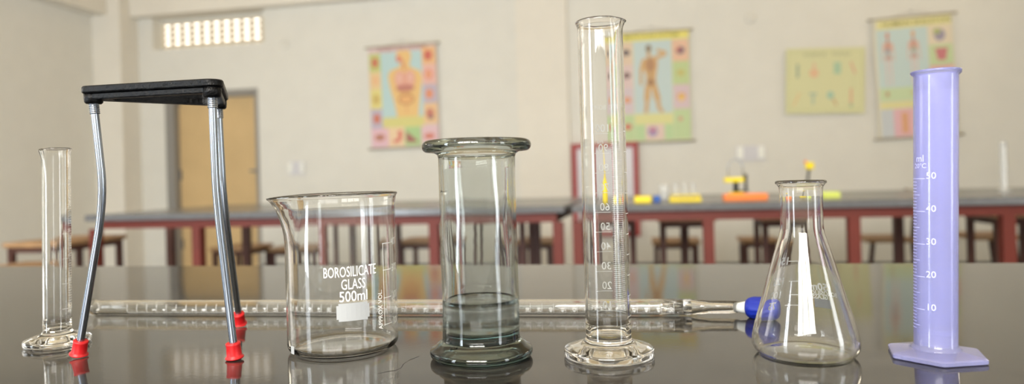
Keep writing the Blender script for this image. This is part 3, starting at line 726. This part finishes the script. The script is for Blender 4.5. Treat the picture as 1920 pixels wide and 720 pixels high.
# resample the cone smoothly
lathe('glass_body', out+rimp+inn, M['glass'], c, seg=128)
def rfl(z):
    q = pts
    for (r0, z0_), (r1, z1_) in zip(q, q[1:]):
        if z0_ <= z <= z1_: return r0+(r1-r0)*(z-z0_)/(z1_-z0_)
    return q[0][0]
mk = Marks(rfl)
SF = .0
def backang(x, y):
    z = (664-y)*s_; r = rfl(z); u = max(-.97, min(.97, (x-1507)*s_/1.0/r*.93)); return PI - math.asin(u), z
for v_, y_, xt in ((150, 497, 1467), (125, 538, 1457), (100, 566, 1450), (75, 588, 1441)):
    a1, z = backang(1498, y_); a2, _ = backang(1478 if v_ != 75 else 1468, y_); mk.arc(a1, a2, z, .0008)
    a3, _ = backang(xt, y_); mk.text(str(v_), .0078, a3, z, bold=.03)
a1, z = backang(1498, 540); 
for y0_, y1_ in ((497, 520), (520, 545), (545, 566), (566, 589)):
    aa, z_a = backang(1498, y0_); ab, z_b = backang(1498, y1_); mk.line((aa+ab)/2, z_b, z_a, .0008)
a2, z = backang(1512, 588); a1, _ = backang(1496, 588); mk.arc(a1, a2, z, .0006)
for st, sz, y_, sx_ in (('150ml', .0078, 548, 1.0), ('BOROSILICATE', .0046, 560, .95), ('GLASS', .0046, 568, .95)):
    a3, z = backang(1540, y_); mk.text(st, sz, a3, z, sx=sx_, bold=.03)
mk.build('white_lettering', M['mark'], c)
mk = Marks(rfl); a1, z1_ = backang(1528, 572); a2, z0_ = backang(1562, 590); mk.strip(a2, a1, z0_, z1_); mk.build('writing_patch', M['patch'], c)

# violet plastic cylinder with hexagonal foot
c = vessel('measuring_cylinder', 'translucent violet plastic measuring cylinder with six sided foot at the right', 'measuring cylinder', 1755, 668)
s_ = pxm(c.location); RV = .0132; HV = .1945; wv = .0011
prof = [(0, .0048), (RV+.003, .0048), (RV+.0012, .0062), (RV, .0085)]
for i in range(1, 12): prof.append((RV+(.0002*i/11), .0085+(HV-.004-.0085)*i/11))
prof += [(RV+.0003, HV-.0032), (RV+.0014, HV-.0022)] + arcp(RV+.0012, HV-.0009, .0009, -60, 120, 5) + [(RV-wv+.0002, HV-.001)]
for i in range(1, 12): prof.append((RV-wv, HV-.002-(HV-.002-.009)*i/11))
prof += [(RV-wv-.001, .0072), (0, .0070)]
lathe('cylinder', prof, M['violet'], c, fn=spout(R(120), HV, .001, R(16), .0015, .01))
bm = bmesh.new(); rings = []
for r, z in ((.0300, 0), (.0312, .0004), (.0312, .0026), (.0300, .0034), (.0165, .0056), (.0, .0060)):
    if r == 0: rings.append([bm.verts.new((0, 0, z))]); continue
    row = []
    for k in range(6):
        for e in (-1, 1):
            a = R(60*k + 8 + e*1.8); row.append(bm.verts.new((r*math.sin(a), -r*math.cos(a)*1.0, z)))
    rings.append(row)
bm.faces.new(rings[0])
for A, B in zip(rings, rings[1:]):
    for k in range(len(A)):
        k2 = (k+1) % len(A)
        if len(B) == 1: bm.faces.new((A[k], A[k2], B[0]))
        else: bm.faces.new((A[k], A[k2], B[k2], B[k]))
bmesh.ops.recalc_face_normals(bm, faces=bm.faces[:])
me = bpy.data.meshes.new('foot'); bm.to_mesh(me); bm.free(); link('foot', me, M['violet'], c)
mk = Marks(lambda z: RV+.0001, .0001)
za, zc = (577-668)*-s_, (335-668)*-s_
M['emboss'] = mat('raised_violet_marking', (182, 186, 240), .4)
for i in range(-6, 41):
    z = za+(zc-za)*i/40
    mk.arc(R(-80), R(-28 if i % 10 == 0 else (-44 if i % 5 == 0 else -56)), z, .00035)
    if i % 10 == 0 and i >= 0: mk.text(str(10+i), .0062, R(-12), z+.0018, bold=.0)
mk.text('ml', .0065, R(-44), zc+.0135); mk.text('20°C', .0045, R(-44), zc+.0085)
mk.build('raised_scale', M['emboss'], c)
lean(c, .024)

# ------------------------------------------------------------------ tripod stand
TH = .2072
feet = [on_z(146, 669), on_z(441, 674), on_z(450, 611)]
tops = [on_z(175, 163, TZ+TH), on_z(397, 150, TZ+TH), on_z(409, 178, TZ+TH-.001)]
# equalise the plate corners round their centre
cen = sum(tops, Vector())/3
base = sum(feet, Vector())/3; base.z = TZ
t = thing('tripod_stand', 'iron tripod stand with black triangular top, bent steel legs and red feet', 'tripod', base)
side = .108; ccx, ccy = cen.x-base.x, cen.y-base.y
a_ = math.atan2((tops[1]-tops[0]).y, (tops[1]-tops[0]).x)
cor = []
for k, q in enumerate(tops): cor.append(Vector((q.x-base.x, q.y-base.y)))
def rtri(cor, r, n=8):
    """rounded triangle outline at distance r around the three corner centres (counter clockwise)"""
    c3 = cor; area2 = (c3[1]-c3[0]).x*(c3[2]-c3[0]).y-(c3[1]-c3[0]).y*(c3[2]-c3[0]).x
    if area2 < 0: c3 = [c3[0], c3[2], c3[1]]
    out_ = []
    for i in range(3):
        p0, p1, p2 = c3[i-1], c3[i], c3[(i+1) % 3]
        d0, d1 = (p1-p0).normalized(), (p2-p1).normalized()
        n0, n1 = Vector((d0.y, -d0.x)), Vector((d1.y, -d1.x))
        a0, a1 = math.atan2(n0.y, n0.x), math.atan2(n1.y, n1.x)
        while a1 < a0: a1 += 2*PI
        for k in range(n+1):
            a = a0+(a1-a0)*k/n; out_.append(Vector((p1.x+r*math.cos(a), p1.y+r*math.sin(a))))
    return out_
def inner_tri(cor, d):
    m_ = sum(cor, Vector((0, 0)))/3
    res = []
    for q in rtri([m_+(p_-m_)*.62 for p_ in cor], d): res.append(q)
    return res
def ring(name, ro, ri_s, z0, z1, m, bev=.0008):
    o_ = rtri(cor, ro); i_ = inner_tri(cor, ri_s); n_o = len(o_)
    vs = []; rows = []
    for (L, z, e) in ((o_, z0, -bev), (o_, z0+bev, 0), (o_, (z0+z1)/2, 0), (o_, z1-bev, 0), (o_, z1, -bev), (i_, z1, 0), (i_, z1-bev, 0), (i_, z0, 0)):
        m2 = sum(L, Vector((0, 0)))/n_o; row = []
        for q in L:
            d = (q-m2); row.append(len(vs)); k = 1+e/d.length
            vs.append((m2.x+d.x*k, m2.y+d.y*k, z))
        rows.append(row)
    fs = []
    for A, B in zip(rows, rows[1:]+rows[:1]):
        for k in range(n_o): k2 = (k+1) % n_o; fs.append((A[k], A[k2], B[k2], B[k]))
    me = bpy.data.meshes.new(name); me.from_pydata(vs, [], fs)
    bm = bmesh.new(); bm.from_mesh(me); bmesh.ops.recalc_face_normals(bm, faces=bm.faces[:]); bm.to_mesh(me); bm.free()
    return link(name, me, m, t)
ring('top_ring', .0078, .0085, TH-.0052, TH, M['iron'])
ring('lower_rib', .0055, .0085, TH-.0100, TH-.0054, M['iron'])
for k, q in enumerate(cor):
    lathe('leg_socket', [(0, 0), (.0052, 0), (.0062, .001), (.0066, .004), (.0066, .0075), (0, .0075)], M['iron'], t, seg=28, axis=((q.x, q.y, TH-.0128), (q.x, q.y, TH)))
def leg_pts(topc, foot, kpx, kpy, k):
    top3 = Vector((topc.x, topc.y, TH-.012)); f3 = Vector((foot.x-base.x, foot.y-base.y, .006))
    # knee: on the pixel, at the depth interpolated between top and foot
    A = Vector((topc.x+base.x, topc.y+base.y, 0)); dA = (A-CAM).dot(Fw); dB = (foot-CAM).dot(Fw)
    dk = dA*.93+dB*.07; r_ = ray(kpx, kpy); K = CAM+r_*dk; K = Vector((K.x-base.x, K.y-base.y, K.z-TZ))
    return top3, K, f3
for i, (kx, ky) in enumerate(((195.5, 372), (405.5, 372), (419, 372))):
    a3, K, f3 = leg_pts(cor[i], feet[i], kx, ky, i); f3.z = 0
    raw = []; N = 28
    # two straight lengths joined by a soft bend at the knee
    for j in range(N+1):
        s1 = j/N
        if s1 < .4: q = a3.lerp(K, s1/.4*.72)
        elif s1 < .6:
            u = (s1-.4)/.2; p0 = a3.lerp(K, .72); p2 = K.lerp(f3, .28); q = p0*(1-u)**2 + K*2*u*(1-u) + p2*u*u
        else: q = K.lerp(f3, .28+(s1-.6)/.4*.72)
        raw.append(q)
    d = (raw[-1]-raw[-2]).normalized(); raw[-1] = raw[-1]-d*.003
    lg = tube('leg', raw, .0028, M['steel'], t, seg=24)
    th = []; rd = []
    dd = (raw[1]-raw[0]).normalized()
    for j in range(29): th.append(a3+dd*(-.001+.0095*j/28)); rd.append(.0032 if j % 4 < 2 else .0036)
    tube('thread', th, rd, M['steel'], lg, seg=24)
    e = -d; f0 = Vector((raw[-1].x, raw[-1].y, 0)) + Vector((0, 0, .0008))
    # red foot cap along the leg, flared at the ground
    cap = lathe('foot_cap', [(0, 0), (.0060, 0), (.0067, .0006), (.0066, .0014), (.0057, .0020), (.0054, .0030), (.0051, .0100), (.0053, .0106), (.0053, .0118), (.0048, .0122), (.0032, .0122), (0, .0118)], M['redcap'], t, seg=32, axis=(f0+e*.0005, f0+e*1))
    mn = min((v.co.z for v in cap.data.vertices))
    for v in cap.data.vertices: v.co.z = max(v.co.z - mn*.5, .0004)

# ------------------------------------------------------------------ burette lying at the back
A = on_z(174, 590); B = on_z(1306, 592)
rb = .0073
t = thing('burette', 'long clear glass burette with blue cap lying across the table behind the vessels', 'burette', (A.x, A.y, TZ), math.atan2(B.y-A.y, B.x-A.x))
L = math.hypot(B.x-A.x, B.y-A.y); zA, zB = rb+.0004, rb+.0008
def bpt(s, z=None): return Vector((s, 0, (zA+(zB-zA)*s/L) if z is None else z))
prof = [(rb+.0012, 0), (rb+.0016, .001), (rb+.0004, .003), (rb, .005)] + [(rb, .005+(L-.01)*i/20) for i in range(1, 21)] + [(rb, L-.012), (rb*.99, L-.004), (rb*.84, L+.001), (rb*.90, L+.005), (rb*.80, L+.010), (rb*.80, L+.018), (rb*.79, L+.026), (rb*.76, L+.034), (rb*.6, L+.038), (rb*.35, L+.040)]
inner = [(rb*.12, L+.040), (rb*.15, L+.036), (rb*.3, L+.03), (rb*.35, L+.012), (rb*.5, L+.002), (rb-.0012, L-.014)] + [(rb-.0012, L-.014-(L-.02)*i/20) for i in range(1, 21)] + [(rb-.0004, 0)]
lathe('glass_tube', prof+inner, M['glass'], t, closed=True, seg=48, axis=((0, 0, zA), (L, 0, zB)))
# scale on the front side: cylinder coordinates along local x
vs, fs = [], []
def bstrip(s0, s1, a0, a1, n=4):
    b = len(vs)
    for i in range(n+1):
        a = a0+(a1-a0)*i/n; r_ = rb+.0001; zc_ = zA+(zB-zA)*s0/L
        for s in (s0, s1): vs.append((s, -r_*math.cos(a), zc_+r_*math.sin(a)))
    for i in range(n): fs.append((b+2*i, b+2*i+1, b+2*i+3, b+2*i+2))
sof = lambda px: (lambda q: math.hypot(q.x-A.x, q.y-A.y))(on_z(px, 588))
s50 = sof(1261); s40 = sof(1041); ml = (s50-s40)/10
for i in range(0, 501):
    s = s50-ml*(500-i)/10
    if s < .03: continue
    if i % 10 == 0: bstrip(s-.00015, s+.00015, R(-44), R(34), 7)
    else: bstrip(s-.0001, s+.0001, R(-50), R(-26 if i % 5 else -18), 3)
for k in range(3, 51):
    s = s50-ml*(50-k)-.0024
    if s < .035: continue
    tv, tf = text_geo(str(k), .0048, .01); b = len(vs); zc_ = zA+(zB-zA)*s/L
    for (x, y, _) in tv:
        a = R(-12) + x/rb; vs.append((s-y, -(rb+.00012)*math.cos(a), zc_+(rb+.00012)*math.sin(a)))
    for f in tf: fs.append(tuple(b+i for i in f))
me = bpy.data.meshes.new('white_scale'); me.from_pydata(vs, [], fs); link('white_scale', me, M['mark'], t)
# connector and blue cap
inv = Matrix.Rotation(-t.rotation_euler[2], 3, 'Z')
def loc_(p_): return inv @ (Vector(p_)-Vector((A.x, A.y, TZ)))
e0 = Vector((L+.033, 0, zB-.0004)); e1w = on_z(1455, 600); e1 = loc_((e1w.x, e1w.y, TZ)); e1.z = .0100
d = (e1-e0).normalized(); Ls = (e1-e0).length
lathe('connector', [(0, 0), (.003, 0), (.0042, .004), (.0056, .010), (.0062, .013), (.0062, .018), (0, .018)], M['nozzle'], t, seg=32, axis=(e0, e0+d))
c0 = e0+d*.012; Lc = Ls-.012
def rib(r, a, z): return (r*(1+(.025*math.cos(14*a) if .004 < z < Lc-.006 and r > .006 else 0)), z)
lathe('blue_cap', [(0, .0), (.0072, 0), (.0086, .0016), (.0094, .004), (.0097, .006), (.0097, Lc-.007), (.0092, Lc-.003), (.0076, Lc-.0006), (0, Lc)], M['blue'], t, seg=84, fn=rib, axis=(c0, c0+d))
